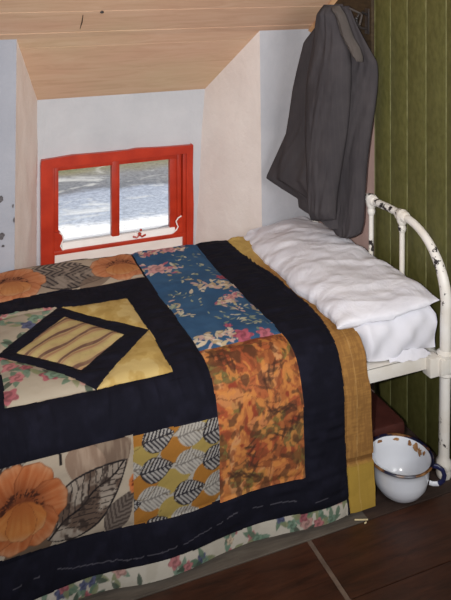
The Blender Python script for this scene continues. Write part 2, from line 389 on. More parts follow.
# --- paint
C = np.zeros((len(Uf), 3))
def region(i, fn):
    k = ID == i
    if not k.any(): return
    c = np.zeros((k.sum(), 3)); fn(c, Uf[k], Vf[k]); C[k] = c
def p_black(c, U, V):
    c[:] = (17, 17, 27); n = fbm(U * 30, V * 30, 11); put(c, sm(.4, .8, n) * .6, (27, 27, 40))
    # sewing stitches on the lower band
    st = (np.abs(V - (1.305 + .012 * np.sin(U * 11) + .01 * (vnoise(U * 20, V * 0, 5) - .5))) < .0013) & (vnoise(U * 60, V * 0 + 9, 6) > .3) & (U < -.45)
    put(c, st * .6, (104, 102, 108))
def p_blue(c, U, V):
    c[:] = (46, 84, 124); n = fbm(U * 14, V * 14, 12); put(c, sm(.35, .75, n) * .6, (58, 98, 138))
    r = np.random.RandomState(21)
    def spray(u0, v0, ang, L, n_, cols, spread=.02, sz=1.0):
        for i in range(n_):
            q = r.rand(); cu = u0 + math.cos(ang) * L * (q - .5) + r.normal(0, spread * .6); cv = v0 + math.sin(ang) * L * (q - .5) + r.normal(0, spread)
            m, *_x = leafmask(U, V, cu, cv, r.uniform(.016, .034) * sz, r.uniform(.008, .015) * sz, r.uniform(0, 6.28)); put(c, m * .9, cols[r.randint(len(cols))])
    CR = [(206, 190, 160), (190, 168, 130), (214, 196, 172), (200, 160, 150), (176, 150, 112)]
    PK = [(196, 120, 128), (210, 150, 150), (186, 96, 112), (214, 176, 168)]
    GN = [(122, 136, 118), (150, 158, 130), (186, 180, 150), (96, 116, 120)]
    def rose(u0, v0, R, col):
        d = np.hypot(U - u0, (V - v0) * .9); a = np.arctan2(V - v0, U - u0); e = R * (.82 + .18 * np.cos(6 * a + u0 * 70)); m = sm(0, .003, e - d)
        put(c, m, col); put(c, m * (np.sin(d / R * 10 + a * 2) > .3) * .6, np.asarray(col) * .72); put(c, m * sm(R * .4, 0, d) * .6, np.asarray(col) * .6)
    for (u0, v0, an, L, n_, cols, spd, sz) in [(-.68, .035, 0, .2, 50, PK + CR, .016, 1.2), (-.735, .2, .3, .13, 46, CR + PK, .028, 1.3), (-.62, .15, -.6, .14, 18, GN, .03, .9), (-.60, .41, .15, .13, 50, CR, .02, 1.25),
            (-.575, .53, -.5, .13, 40, PK + CR, .016, 1.1), (-.56, .62, .9, .16, 40, GN + CR, .03, .9), (-.72, .46, .8, .12, 16, GN, .02, .8), (-.775, .545, 1.3, .12, 26, CR + GN, .015, 1.0), (-.72, .775, .1, .15, 60, CR, .022, 1.25), (-.60, .70, .3, .13, 30, GN, .03, .9),
            (-.66, .30, .2, .1, 14, GN, .03, .8), (-.56, .25, 1.2, .12, 16, GN, .02, .8), (-.69, .62, .5, .08, 8, GN, .03, .7)]:
        spray(u0, v0, an, L, n_, cols, spd, sz)
    for u0, v0, R, col in [(-.54, .35, .026, (186, 84, 104)), (-.645, .79, .036, (184, 86, 106)), (-.665, .715, .017, (196, 92, 120)), (-.74, .19, .04, (206, 150, 148)), (-.65, .03, .035, (204, 140, 144)), (-.575, .525, .022, (206, 140, 138)), (-.745, .055, .022, (190, 110, 122)), (-.575, .80, .03, (190, 100, 116))]: rose(u0, v0, R, col)
def p_autumn(c, U, V):
    wx = U + .03 * (fbm(U * 16, V * 16, 31) - .5); wy = V + .03 * (fbm(U * 16 + 40, V * 16, 32) - .5)
    n = fbm(wx * 24, wy * 18, 33, 3); c[:] = (166, 92, 46)
    put(c, sm(.48, .6, n), (184, 106, 52)); put(c, sm(.42, .34, n), (160, 72, 40)); put(c, sm(.64, .70, n), (198, 134, 80))
    n2 = fbm(wx * 20 + 9, wy * 20, 35, 3); put(c, sm(.62, .67, n2) * .85, (112, 98, 46)); put(c, sm(.36, .30, n2) * .8, (138, 52, 34))
    r = np.random.RandomState(8)
    for i in range(46):
        cu, cv = r.uniform(-.8, -.52), r.uniform(.81, 1.25); an = r.uniform(0, 6.28); L = r.uniform(.05, .11)
        col = [(184, 104, 50), (168, 80, 44), (196, 126, 70), (140, 62, 38), (104, 94, 50)][r.randint(5)]
        m, x, y, w = leafmask(wx, wy, cu, cv, L, L * .55, an); put(c, m * .75, col)
        put(c, m * (np.abs(y) < .0014) * .5, (100, 58, 32)); put(c, m * (w - np.abs(y) < .003) * .4, (110, 60, 34))
    n3 = fbm(wx * 34, wy * 30, 37, 3); n4 = fbm(wx * 60, wy * 50, 39, 3); put(c, sm(.56, .64, n4) * .7, (206, 128, 56)); put(c, sm(.40, .34, n4) * .55, (120, 58, 34)); put(c, sm(.60, .68, n3) * .7, (84, 52, 34)); put(c, sm(.30, .26, n3) * .5, (70, 44, 34))
    for cu, cv, an in [(-.69, 1.14, 1.4), (-.6, 1.03, .3), (-.75, .87, .8), (-.62, .94, 2.5), (-.72, 1.19, .2), (-.57, 1.09, -.4)]:
        for k in range(-3, 4):
            m, x, y, w = leafmask(wx, wy, cu + .012 * k * math.cos(an), cv + .012 * k * math.sin(an), .05, .010, an + .9 * (1 if k % 2 else -1) + .5 * math.sin(k * 3 + cu * 50)); put(c, m * .6, (66, 42, 32))
def p_leaf(c, U, V):
    c[:] = (180, 172, 160); bgv = (np.abs(np.sin((U + V * .6) * 420)) > .8); put(c, bgv * .35, (150, 142, 134))
    dk = [(-.972, 1.028), (-.979, 1.105), (-.888, 1.183), (-.800, 1.042), (-.803, 1.112), (-1.07, 1.19), (-.975, 1.26)]
    pl = [(-.872, 1.032), (-.883, 1.102), (-.988, 1.176), (-.800, 1.185), (-.90, 1.25), (-1.06, 1.10)]
    oc = [(-.922, 1.064), (-.832, 1.148), (-1.02, 1.142), (-1.017, 1.218), (-.838, 1.222), (-.93, .995), (-1.04, 1.015)]
    mu = [(-.834, 1.07), (-.932, 1.143), (-1.018, 1.068), (-.932, 1.216), (-.84, 1.0)]
    A = -.12
    for u0, v0 in oc: veined_leaf(c, U, V, u0, v0, .094, .066, A, (176, 112, 36), None)
    for u0, v0 in mu: veined_leaf(c, U, V, u0, v0, .094, .066, A, (172, 146, 70), None)
    for u0, v0 in pl: veined_leaf(c, U, V, u0, v0, .094, .066, A, (182, 176, 166), (124, 118, 112), .0105, .26, False)
    for u0, v0 in dk: veined_leaf(c, U, V, u0, v0, .094, .068, A, (172, 167, 162), (48, 46, 52), .0115, .40)
    for u0, v0 in oc + mu:
        m, x, y, w = leafmask(U, V, u0, v0, .098, .07, A); put(c, m * (w - np.abs(y) < .0026) * (y > 0) * .6, (84, 62, 30))
def p_poppy(c, U, V):
    c[:] = (190, 174, 152); n = fbm(U * 10, V * 26, 41); put(c, sm(.4, .75, n) * .5, (168, 150, 130))
    # taupe ghost bloom and shadow leaf
    st = fbm(U * 60, V * 12, 43)
    m, x, y, w = leafmask(U, V, -1.12, 1.055, .17, .15, -.5); put(c, m * .95, (120, 96, 80)); put(c, m * sm(.5, .7, st), (150, 128, 108))
    m, x, y, w = leafmask(U, V, -1.175, 1.05, .1, .11, 1.9); put(c, m, (150, 122, 102)); put(c, m * sm(.45, .7, st), (176, 150, 128))
    m, x, y, w = leafmask(U, V, -1.32, 1.2, .14, .12, 2.6); put(c, m, (112, 90, 72))
    # big dark veined leaf, tip up right
    m, x, y, w = leafmask(U, V, -1.165, 1.135, .26, .15, -.62); g = fbm(U * 50, V * 50, 44, 3)
    put(c, m * .8, (168, 154, 140)); put(c, m * sm(.45, .6, fbm(U * 26, V * 26, 46)) * .85, (92, 70, 58))
    for k in range(-5, 6):
        for sgn in (-1, 1):
            b = np.abs(x - k * .020 - np.abs(y) * (.9 + .12 * sgn) + .012 * (vnoise(U * 40, V * 40, 47) - .5)) ; put(c, m * (b < .0016) * (y * sgn > 0), (44, 36, 36))
    put(c, m * (np.abs(y + .004 * np.sin(x * 60)) < .0026), (36, 30, 32)); put(c, m * sm(.55, .66, g) * .8, (58, 46, 42)); put(c, m * (w - np.abs(y) < .006), (40, 34, 36))
    m, x, y, w = leafmask(U, V, -1.08, 1.19, .12, .07, -.95); put(c, m * .9, (70, 58, 54)); put(c, m * (np.sin((x - np.abs(y)) * 420) > 0), (120, 106, 96))
    m, x, y, w = leafmask(U, V, -1.40, 1.02, .16, .05, -.15); put(c, m, (66, 56, 54)); put(c, m * (np.sin((x - np.abs(y)) * 380) > .2), (150, 138, 126))
    put(c, ((np.abs(U + 1.235) < .003) & (V < 1.035) & (V > 1.0)) * 1.0, (40, 34, 34))
    poppy(c, U, V, -1.335, 1.115, .112, 3)
    petal_flower(c, U, V, -1.03, 1.13, .03, 1, ((206, 96, 40), (224, 130, 70), (120, 50, 24)), 6, 9)
    petal_flower(c, U, V, -1.52, 1.13, .08, .8, ((196, 100, 38), (226, 146, 80), (108, 48, 24)), 7, 5)
def p_far(c, U, V):
    c[:] = (172, 156, 136); n = fbm(U * 12, V * 20, 51); put(c, sm(.4, .7, n) * .6, (146, 128, 110))
    m, x, y, w = leafmask(U, V, -1.06, .125, .3, .19, .25); put(c, m * .9, (112, 100, 92)); g = fbm(U * 30, V * 30, 52)
    put(c, m * (np.sin((x - np.abs(y)) * 240) > .35), (62, 56, 56)); put(c, m * sm(.5, .62, g) * .8, (150, 136, 122)); put(c, m * (w - np.abs(y) < .008), (52, 46, 46))
    m, x, y, w = leafmask(U, V, -1.1, .045, .2, .07, .0); put(c, m * .9, (76, 68, 66)); put(c, m * (np.sin((x - np.abs(y)) * 260) > .2), (140, 126, 114))
    m, x, y, w = leafmask(U, V, -.97, .185, .16, .07, -.4); put(c, m * .8, (118, 98, 84))
    for u0, v0, R, sd in ((-1.275, .12, .12, 3), (-.865, .11, .115, 4), (-1.55, .11, .1, 6)):
        poppy(c, U, V, u0, v0, R, sd, .25)
def p_damask(c, U, V):
    c[:] = (188, 156, 84); n = fbm(U * 26, V * 22, 61, 3); put(c, sm(.48, .58, n) * .75, (204, 178, 112)); put(c, sm(.40, .33, n) * .6, (168, 134, 64))
def p_stripe(c, U, V):
    c[:] = (190, 162, 108); q = (V - .6) * .86 + (U + 1.14) * .52 + .006 * np.sin(U * 55 + V * 30)
    ph = q / .062; f = ph - np.floor(ph)
    put(c, sm(.0, .06, f) * sm(.26, .2, f), (118, 84, 70)); put(c, sm(.26, .3, f) * sm(.44, .4, f), (172, 128, 92)); put(c, sm(.5, .55, f) * sm(.95, .8, f) * .8, (196, 176, 110))
    n = fbm(U * 40, V * 40, 63); put(c, sm(.5, .7, n) * .3, (168, 140, 96))
def p_gold(c, U, V):
    c[:] = (142, 97, 46); w = vnoise(U * 300, V * 40, 71) * .5 + vnoise(U * 40, V * 300, 72) * .5; put(c, sm(.4, .7, w) * .6, (172, 122, 56))
    put(c, sm(.40, .14, V + .05 * (fbm(U * 20, V * 20, 73) - .5)) * .85, (196, 164, 84)); put(c, sm(1.25, 1.262, V) * .85, (176, 142, 48)); put(c, (np.abs(V - 1.24) < .006) * .6, (104, 66, 28))
    put(c, (np.abs(U + .34 - .004 * np.sin(V * 9)) < .0014) * .35, (206, 164, 100))
region(0, p_black); region(1, p_blue); region(2, p_autumn); region(3, p_leaf); region(4, p_poppy); region(5, p_far)
region(6, p_damask); region(7, p_damask); region(10, p_stripe); region(11, p_gold)
region(8, lambda c, U, V: floral(c, U, V, 5, (172, 158, 138), 1.2, 1.3, (-1.37, -1.12, .33, .62)))
region(9, lambda c, U, V: floral(c, U, V, 6, (174, 162, 142), 1.2, 1.4, (-1.37, -1.12, .6, .88)))
region(12, lambda c, U, V: floral(c, U, V, 9, (206, 198, 182), 1.1, 1.0, (-1.62, -.38, 1.33, 1.41)))
# --- relief: puffed patches, puckered sashing, flutter of the hanging side
seam = np.full(Uf.shape, 1e9)
for ub, (va0, va1) in [(UB[1], (.2, 1.0)), (UB[2], (.3, .9)), (UB[3], (-1, 1.24)), (UB[4], (-1, 1.25)), (-1.04, (1.0, 1.24)), (-.375, (-1, 2))]:
    seam = np.minimum(seam, np.where((Vf > va0) & (Vf < va1), np.abs(Uf - ub), 1e9))
for vb, (u0, u1) in [(.22, (-2, UB[3])), (.36, (-1.37, -.9)), (.872, (-1.37, -.9)), (1.01, (-2, UB[3])), (1.237, (-2, UB[4])), (.812, (UB[3], UB[4])), (1.345, (-2, -.38))]:
    seam = np.minimum(seam, np.where((Uf > u0) & (Uf < u1), np.abs(Vf - vb), 1e9))
o_, i_ = diamond(Uf, Vf); inb = (Uf > -1.37) & (Uf < -.9) & (Vf > .34) & (Vf < .88)
seam = np.where(inb, np.minimum(seam, np.minimum(np.abs(o_), np.abs(i_))), seam)
puff = .0075 * (1 - np.exp(-seam / .016))
big = .014 * (fbm(Uf * 5, Vf * 5, 81) - .5) + .006 * (fbm(Uf * 16, Vf * 16, 82) - .5)
isb = (ID == 0)
horiz = ((Vf > .85) & (Vf < 1.02) | (Vf > .2) & (Vf < .4) | (Vf > 1.23)) & (Uf < -.8)
puck = np.where(horiz, vnoise(Uf * 75 + 4 * vnoise(Uf * 8, Vf * 8, 85), Vf * 12, 83), vnoise(Uf * 12, Vf * 60, 84)) - .5
d = puff + big + isb * puck * .006 * np.clip(seam / .02, 0, 1)
hang = sm(.95, 1.38, Vf); d = d + hang * .012 * np.sin(Uf * 13 + 1.1) * sm(-.3, -.5, Uf) + (ID == 12) * (-.004)
d = d + (ID == 11) * (sm(.35, .05, Vf) * .03 * (fbm(Uf * 16, Vf * 12, 88) - .35)) - (ID == 11) * (np.abs(Vf - 1.245) < .01) * .006
edge = np.minimum(1, (vv_[-1] - Vf) / .02)
Y = np.interp(Vf, vv_, py_) + np.interp(Vf, vv_, ny_) * d; Z = np.interp(Vf, vv_, pz_) + np.interp(Vf, vv_, nz_) * d
Z = np.maximum(Z, .004)
Y = np.minimum(Y, .962 * 0 + .9475)
XX = Uf.copy()
XX += sm(-.36, -.29, Uf) * (.012 * (fbm(Vf * 9, Vf * 0 + 5, 91) - .5) - .0 ) + sm(-.36, -.29, Uf) * np.interp(Vf, [0, .1, .35, .6, .9], [.03, .01, -.004, .0, 0])
gy_ = (C @ np.array([.3, .59, .11]))[:, None]; C = np.where((ID == 0)[:, None], C, (gy_ + (C - gy_) * .86) * np.where(np.isin(ID, [3, 4, 12])[:, None], .81, .94))  # prints on the hanging side darkened more: dimmer light put into their colour
LC = lin(C)
# hem of the lining rises a little on the left
idx = np.arange(nu * nv).reshape(nu, nv)
q = np.stack([idx[:-1, :-1], idx[1:, :-1], idx[1:, 1:], idx[:-1, 1:]], -1).reshape(-1, 4)
um = (UU[:-1, :-1] + STEP / 2).ravel(); vm = (VV[:-1, :-1] + STEP / 2).ravel(); FID = patch_id(um, vm)
quilt = empty('patchwork_quilt', (-.95, .45, .5))
tag(quilt, 'patchwork quilt with black sashing, blue floral, poppy and leaf print patches draped over the bed', 'quilt')
names = {0: ('black_sashing', 'black quilt strips and borders'), 1: ('floral_panel', 'blue panel with pink and cream flowers'), 2: ('leaf_panel', 'orange panel with brown autumn leaves'),
         3: ('leaf_patch', 'patch printed with rows of mustard and grey leaves'), 4: ('poppy_patch', 'cream patch with orange poppy and brown leaf on the hanging side'), 5: ('poppy_patch', 'cream patch with orange poppies along the window edge'),
         6: ('damask_triangle', 'yellow triangle beside the diamond, window side'), 7: ('damask_triangle', 'yellow triangle beside the diamond, near side'), 8: ('floral_triangle', 'pink and green floral triangle, window side'), 9: ('floral_triangle', 'pink and green floral triangle, near side'),
         10: ('diamond_patch', 'striped yellow and brown diamond'), 11: ('gold_border', 'golden brown woven border at the pillow end'), 12: ('floral_hem', 'cream rose-print lining showing below the hem')}
ql = np.array(quilt.location)
flip = None
for i, (nm, lab) in names.items():
    fs = q[FID == i]
    if not len(fs): continue
    used, inv = np.unique(fs, return_inverse=True); inv = inv.reshape(fs.shape)
    P3 = np.stack([XX[used], Y[used], Z[used]], -1) - ql
    me = bpy.data.meshes.new(nm); me.vertices.add(len(used)); me.vertices.foreach_set('co', P3.astype(np.float32).ravel())
    me.loops.add(inv.size); me.loops.foreach_set('vertex_index', inv[:, ::-1].astype(np.int32).ravel())
    me.polygons.add(len(fs)); me.polygons.foreach_set('loop_start', np.arange(0, inv.size, 4, dtype=np.int32))
    me.polygons.foreach_set('use_smooth', np.ones(len(fs), bool))
    me.update(calc_edges=True)
    # vertices painted by the patch they belong to
    vid = ID[used]; col = LC[used].copy(); bad = vid != i
    if bad.any() and (~bad).any():
        # seam vertices take the colour of a neighbour inside this patch
        fi = inv[np.isin(inv, np.where(bad)[0]).any(1)]
        for f_ in fi:
            g_ok = [k for k in f_ if not bad[k]]
            if g_ok:
                for k in f_:
                    if bad[k]: col[k] = col[g_ok[0]]
            else:
                for k in f_: col[k] = col[k] * 0 + LC[ID == i].mean(0) if (ID == i).any() else col[k]
    ca = me.color_attributes.new('print', 'FLOAT_COLOR', 'POINT')
    ca.data.foreach_set('color', np.concatenate([col, np.ones((len(col), 1))], 1).astype(np.float32).ravel())
    me.materials.append(M['print'])
    o = bpy.data.objects.new(nm, me); COL.objects.link(o); o.parent = quilt; o['label'] = lab

# ------------------------------------------------------------------ room shell
XG = .045; Y1 = .95; Y2 = 1.30; ZT = 1.385; ZB = 1.085
def grid_quad(mb, a, b, c, d_, n, m_, amp, seed, mat=0):  # a b c d corners, subdivided with gentle unevenness along the normal
    a, b, c, d_ = map(np.array, (a, b, c, d_)); nrm = np.cross(b - a, d_ - a); nrm = nrm / np.linalg.norm(nrm); vs = []
    for i in range(n + 1):
        for j in range(m_ + 1):
            s_, t_ = i / n, j / m_; p = (a * (1 - s_) + b * s_) * (1 - t_) + (d_ * (1 - s_) + c * s_) * t_
            w = min(1, 5 * min(s_, 1 - s_)) * min(1, 5 * min(t_, 1 - t_))
            k = vnoise(np.array([s_ * n * .5 + 3]), np.array([t_ * m_ * .5 + 7]), seed)[0] - .5
            vs.append(p + nrm * amp * k * w)
    mb.add(vs, [(i * (m_ + 1) + j, (i + 1) * (m_ + 1) + j, (i + 1) * (m_ + 1) + j + 1, i * (m_ + 1) + j + 1) for i in range(n) for j in range(m_)], mat)

# main wall with the dormer opening (left pier, right pier, below) and splayed reveals
LT, LBm = (-1.243, Y1), (-1.256, Y1); RTt, RBm = (-.218, Y1), (-.200, Y1)
w = MB()
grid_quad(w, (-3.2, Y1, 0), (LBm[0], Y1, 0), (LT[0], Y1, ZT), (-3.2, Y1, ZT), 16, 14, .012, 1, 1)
grid_quad(w, (RBm[0], Y1, 0), (.07, Y1, 0), (.07, Y1, ZT), (RTt[0], Y1, ZT), 6, 16, .006, 2, 0)
w.add([(LBm[0], Y1, 0), (RBm[0], Y1, 0), (RBm[0], Y1, .355), (LBm[0], Y1, .355)], [(0, 1, 2, 3)], 0)
w.add([(-3.2, Y1 + .2, 0), (-3.2, Y1 + .2, ZT), (-3.2, Y1, ZT), (-3.2, Y1, 0)], [(0, 1, 2, 3)], 0)
def chip(px, py, a_, b_):
    p = plane_hit(px, py, np.array([0, Y1 - .008, 0]), np.array([0, 1.0, 0])); n = 12
    w.add([(p[0] + a_ * math.cos(2 * math.pi * k / n) * random.uniform(.6, 1.2), p[1], p[2] + b_ * math.sin(2 * math.pi * k / n) * random.uniform(.6, 1.2)) for k in range(n)], [tuple(range(n))], 2)
for c_ in ((1, 199, .009, .015), (14, 220, .004, .012), (13, 206, .003, .008), (1, 236, .014, .014), (3, 246, .006, .006)): chip(*c_)
w.build('wall_back', [M['plaster_front_dim'], M['plaster_left_dim'], M['plaster_chip']], None, True)['kind'] = 'structure'
r_ = MB()
grid_quad(r_, (-1.11, Y2 + .03, .30), (LBm[0], Y1, .30), (LT[0], Y1, ZT), (-1.108, Y2 + .03, ZB - .02), 10, 16, .014, 3)
bpy.context.view_layer.update()
r_.build('wall_left', M['plaster_lit'])['kind'] = 'structure'
r2 = MB()
grid_quad(r2, (RBm[0], Y1, .30), (-.410, Y2 + .03, .30), (-.352, Y2 + .03, ZB - .02), (RTt[0], Y1, ZT), 10, 16, .014, 4)
r2.build('wall_right', M['plaster_warm_lit'])['kind'] = 'structure'
b_ = MB(); WX0, WX1, WZ0, WZ1 = -1.06, -.436, .335, .80
for (x0, z0, x1, z1) in [(-1.2, .28, WX0, 1.16), (WX1, .28, -.30, 1.16), (WX0, WZ1, WX1, 1.16), (WX0, .28, WX1, .408)]:
    grid_quad(b_, (x0, Y2, z0), (x1, Y2, z0), (x1, Y2, z1), (x0, Y2, z1), 8, 6, .008, 5, 1 if z1 < .5 else 0)  # strip below the window takes the lit plaster copy, brightness painted in
    b_.add([(x0, Y2 + .16, z0), (x1, Y2 + .16, z0), (x1, Y2 + .16, z1), (x0, Y2 + .16, z1)], [(0, 1, 2, 3)], 0)
for p in ([(WX0, .408), (WX1, .408)], [(WX0, WZ1), (WX1, WZ1)], [(WX0, .408), (WX0, WZ1)], [(WX1, .408), (WX1, WZ1)]):
    (xa, za), (xb, zb) = p; b_.add([(xa, Y2, za), (xb, Y2, zb), (xb, Y2 + .16, zb), (xa, Y2 + .16, za)], [(0, 1, 2, 3)], 0)
b_.add([(-1.26, Y1, .355), (-.19, Y1, .355), (-.30, Y2, .355), (-1.2, Y2, .355)], [(0, 1, 2, 3)], 0)
b_.add([(-1.3, Y2 + .17, .1), (-1.3, Y1 - .0, .1), (-1.3, Y1 - .0, 1.6), (-1.3, Y2 + .17, 1.6)], [(0, 1, 2, 3)], 0); b_.add([(-.12, Y2 + .17, .1), (-.12, Y1 + .02, .1), (-.12, Y1 + .02, 1.6), (-.12, Y2 + .17, 1.6)], [(0, 1, 2, 3)], 0)  # added unseen side panels that stop sun leaking into the recess
b_.build('wall_front', [M['plaster_dormer_dim'], M['plaster_lit']], None, False)['kind'] = 'structure'

# boarded right wall: olive boards with pale bead, rose plaster strip beyond
g = MB(); groove = [.461, .359, .257, .1505, .0446]; st_ = .104
while groove[-1] > -3.2: groove.append(groove[-1] - st_)
for i in range(len(groove) - 1):
    ya, yb = groove[i], groove[i + 1]
    g.box((XG, yb + .0035, 0), (XG + .02, ya - .0035, 3.6), 0, .002)
    g.box((XG + .0005, ya - .0040, 0), (XG + .018, ya + .0014 if i else ya + .002, 3.6), 1, 0)
g.box((XG + .015, -3.25, 0), (XG + .06, .463, 3.6), 0)
wb = g.build('wall_boarded', [M['green'], M['groove']], None, True); wb['kind'] = 'structure'; wb.name = 'wall_side'
ps = MB(); grid_quad(ps, (XG + .012, .462, 0), (XG + .012, .462, 1.9), (XG + .012, Y1 + .01, 1.9), (XG + .012, Y1 + .01, 0), 10, 6, .005, 6)
ps.build('wall_corner', M['plaster_rose'])['kind'] = 'structure'

# sloping boarded ceiling, running down into the dormer
ce = MB()
def cz(y): return ZT + (Y1 - y) * .70
def strip(ya, za, yb, zb, xa0, xa1, xb0, xb1, off, ga=.0022, gb=.0022):   # one plank between (ya,za) and (yb,zb), slightly gapped
    u_ = np.array([0, yb - ya, zb - za]); L = np.linalg.norm(u_); u_ /= L; nrm = np.array([0, -u_[2], u_[1]]); nrm = nrm if nrm[2] > 0 else -nrm
    A = np.array([xa0, ya, za]) + u_ * ga; B = np.array([xa1, ya, za]) + u_ * ga; Cc = np.array([xb1, yb, zb]) - u_ * gb; D = np.array([xb0, yb, zb]) - u_ * gb
    up = nrm * .018; vs = [A + nrm * off, B + nrm * off, Cc + nrm * off, D + nrm * off, A + up, B + up, Cc + up, D + up]
    ce.add(vs, [(0, 1, 2, 3), (7, 6, 5, 4), (0, 4, 5, 1), (1, 5, 6, 2), (2, 6, 7, 3), (3, 7, 4, 0)], 0)
fr = lambda t_, a, b: a + (b - a) * t_
sp = [0, .30, .80, 1.0] if False else [0, .86, 1.0]
for k in range(len(sp) - 1):
    ta, tb = sp[k], sp[k + 1]
    strip(fr(ta, Y2, Y1), fr(ta, ZB, ZT), fr(tb, Y2, Y1), fr(tb, ZB, ZT), -1.30, -.17, -1.30, -.17, 0.0, .001, .0015 if k == 0 else 0.0)
strip(Y1, cz(Y1), .918, cz(.918), -3.2, XG, -3.2, XG, 0.0, 0.0)
yk = .918
while yk > -3.0:
    yn = yk - .125; strip(yk, cz(yk), yn, cz(yn), -3.2, XG, -3.2, XG, random.uniform(0, .002)); yk = yn
ce.box((-3.2, Y1 - .02, ZT + .022), (XG + .05, Y2 + .3, ZT + .06), 0)
# backing above the planks
zc0 = cz(Y1) + .03; ce.add([(-3.2, Y1, zc0), (XG + .06, Y1, zc0), (XG + .06, -3.0, cz(-3.0) + .03), (-3.2, -3.0, cz(-3.0) + .03)], [(0, 1, 2, 3)], 0)
ce.add([(-1.32, Y2 + .02, ZB + .01), (-.15, Y2 + .02, ZB + .01), (-.15, Y1, ZT + .03), (-1.32, Y1, ZT + .03)], [(0, 1, 2, 3)], 0)
ceil = ce.build('ceiling', M['ceil'], None, False); ceil['kind'] = 'structure'
kn = MB(); kp = plane_hit(102, 12, np.array([0, Y1, ZT]), np.array([0, .70, 1.0])); kn.ball(kp, .006, (1.3, 1, 1)); kn.build('nail', M['steel_dark'], ceil)
ca_, cb_ = [plane_hit(*p_, np.array([0, Y1, ZT]), np.array([0, .70, 1.0])) for p_ in ((83, 15), (80, 29))]
kk = MB(); kk.tube([ca_, (ca_ + cb_) / 2 + np.array([.002, 0, 0]), cb_], [.0015, .0026, .001], 6); kk.build('wood_crack', M['brown_board'], ceil)
tm = MB(); pa = np.array([XG - .012, Y1 - .004, ZT - .006]); pb = np.array([XG - .012, -3.0, cz(-3.0) - .006])
tm.tube([pa, pb], .014, 4); tm.build('trim_1', M['trim_wood'], None, False)['kind'] = 'structure'

# floor: bare grey boards beneath the bed, dark red boards in front
fl = MB(); JX = -.535
fl.box((-3.2, -.062, -.03), (-.33, .95, -.001), 1, .001); fl.box((-.33, -.062, -.03), (XG + .02, .95, -.0015), 3, .001)
yb = -.066; w_ = .214; k = 0
while yb > -3.0:
    ya2 = yb - w_; off = [JX, -1.6, -.9, JX - .7][k % 4]
    if k == 0: off = JX
    fl.box((-3.2, ya2 + .0015, -.03), (off - .007, yb - .0015, 0), 0, .0015); fl.box((off + .007, ya2 + .0015, -.03), (XG + .02, yb - .0015, 0), 0, .0015)
    fl.box((off - .008, ya2, -.03), (off + .008, yb, -.002), 2, 0)
    yb = ya2; k += 1
fl.box((-3.2, -3.0, -.06), (XG + .02, .95, -.02), 2)
M['floor_dusty'] = floorm('dusty_brown_floor', ((36, 26, 22), (58, 44, 38), (76, 60, 52), (92, 80, 72)), .7)
fl.build('floor', [M['floor'], M['floor_grey'], M['seam'], M['floor_dusty']], None, False)['kind'] = 'structure'

# ------------------------------------------------------------------ red sash window
win = empty('window_1', (-.75, Y2, .40)); win['kind'] = 'structure'
f = MB(); yf = Y2 - .022
def wob(pts): return pts
f.prism_y([(-1.106, .33), (-1.056, .33), (-1.055, .79), (-1.06, .80), (-1.104, .825), (-1.107, .80)], yf, Y2 + .03)
f.prism_y([(-.441, .33), (-.409, .33), (-.406, .55), (-.410, .70), (-.408, .83), (-.413, .834), (-.441, .80)], yf, Y2 + .03)
f.prism_y([(-1.104, .826), (-1.06, .788), (-.441, .793), (-.409, .830), (-.55, .832), (-.68, .838), (-.72, .834), (-.85, .834), (-.97, .836)], yf - .001, Y2 + .03)
# sloped inner lining on the right jamb
f.box((-.455, Y2 - .012, .36), (-.440, Y2 + .05, .795), 0, .002)
f.box((-.478, Y2 + .004, .43), (-.460, Y2 + .05, .79), 0, .002); f.box((-1.058, Y2 - .012, .36), (-1.046, Y2 + .05, .79), 0, .002)
f.box((-1.06, Y2 + .012, .77), (-.43, Y2 + .05, .80)); f.box((-1.062, Y2 + .0135, .392), (-1.035, Y2 + .05, .80)); f.box((-.47, Y2 + .0150, .394), (-.436, Y2 + .05, .80)); f.box((-1.06, Y2 + .006, .395), (-.43, Y2 + .05, .414))
f.build('window_frame', M['red'], win)
s_ = MB(); ys = Y2 + .004
s_.box((-1.047, ys, .43), (-1.027, ys + .034, .79), 0, .003); s_.box((-.512, ys + .006, .43), (-.478, ys + .036, .79), 0, .003)
s_.box((-1.046, ys + .0025, .766), (-.478, ys + .033, .7925), 0, .003)
s_.box((-1.05, ys - .0185, .404), (-.437, ys + .031, .421), 0, .003)
# ogee horns at the lower corners
def horn(xs): return xs
lh = [(-1.05, .50), (-1.024, .50), (-1.012, .486), (-1.008, .468), (-1.016, .450), (-1.020, .440), (-1.012, .424), (-1.000, .415), (-1.05, .415)]
rh = [(-.445, .50), (-.462, .50), (-.478, .492), (-.488, .478), (-.484, .464), (-.478, .452), (-.486, .438), (-.505, .425), (-.505, .415), (-.445, .415)]
s_.prism_y(lh, ys - .012, ys + .03); s_.prism_y(rh, ys - .012, ys + .03)
sash = s_.build('sash', M['red'], win)
mt = MB(); mt.box((-.790, ys + .002, .436), (-.752, ys + .034, .786), 0, .006); mt.build('glazing_bar', M['red'], win)
wr = MB(); wr.prism_x([(ys - .010, .420), (ys + .03, .420), (ys + .03, .446), (ys + .004, .446), (ys - .010, .428)], -1.012, -.49); wr.build('bottom_rail', M['white_rail_highlight'], win)
hb = MB()
for hh in (lh[1:8], rh[1:8]): hb.tube([(x, ys - .012, z) for x, z in hh], .003, 8)
hb.build('horn_highlight', M['white_rail_highlight'], win)  # white tubes stand in for the highlight along the horn edges
ct = MB(); cx_ = -.665
ct.tube([(cx_ - .03, ys - .013, .436), (cx_ - .012, ys - .016, .43), (cx_, ys - .018, .442), (cx_ + .012, ys - .016, .431), (cx_ + .03, ys - .013, .437)], .0045, 8); ct.ball((cx_, ys - .018, .446), .008); ct.ball((cx_ + .006, ys - .016, .462), .006)
ct.build('sash_lift', M['red'], win)
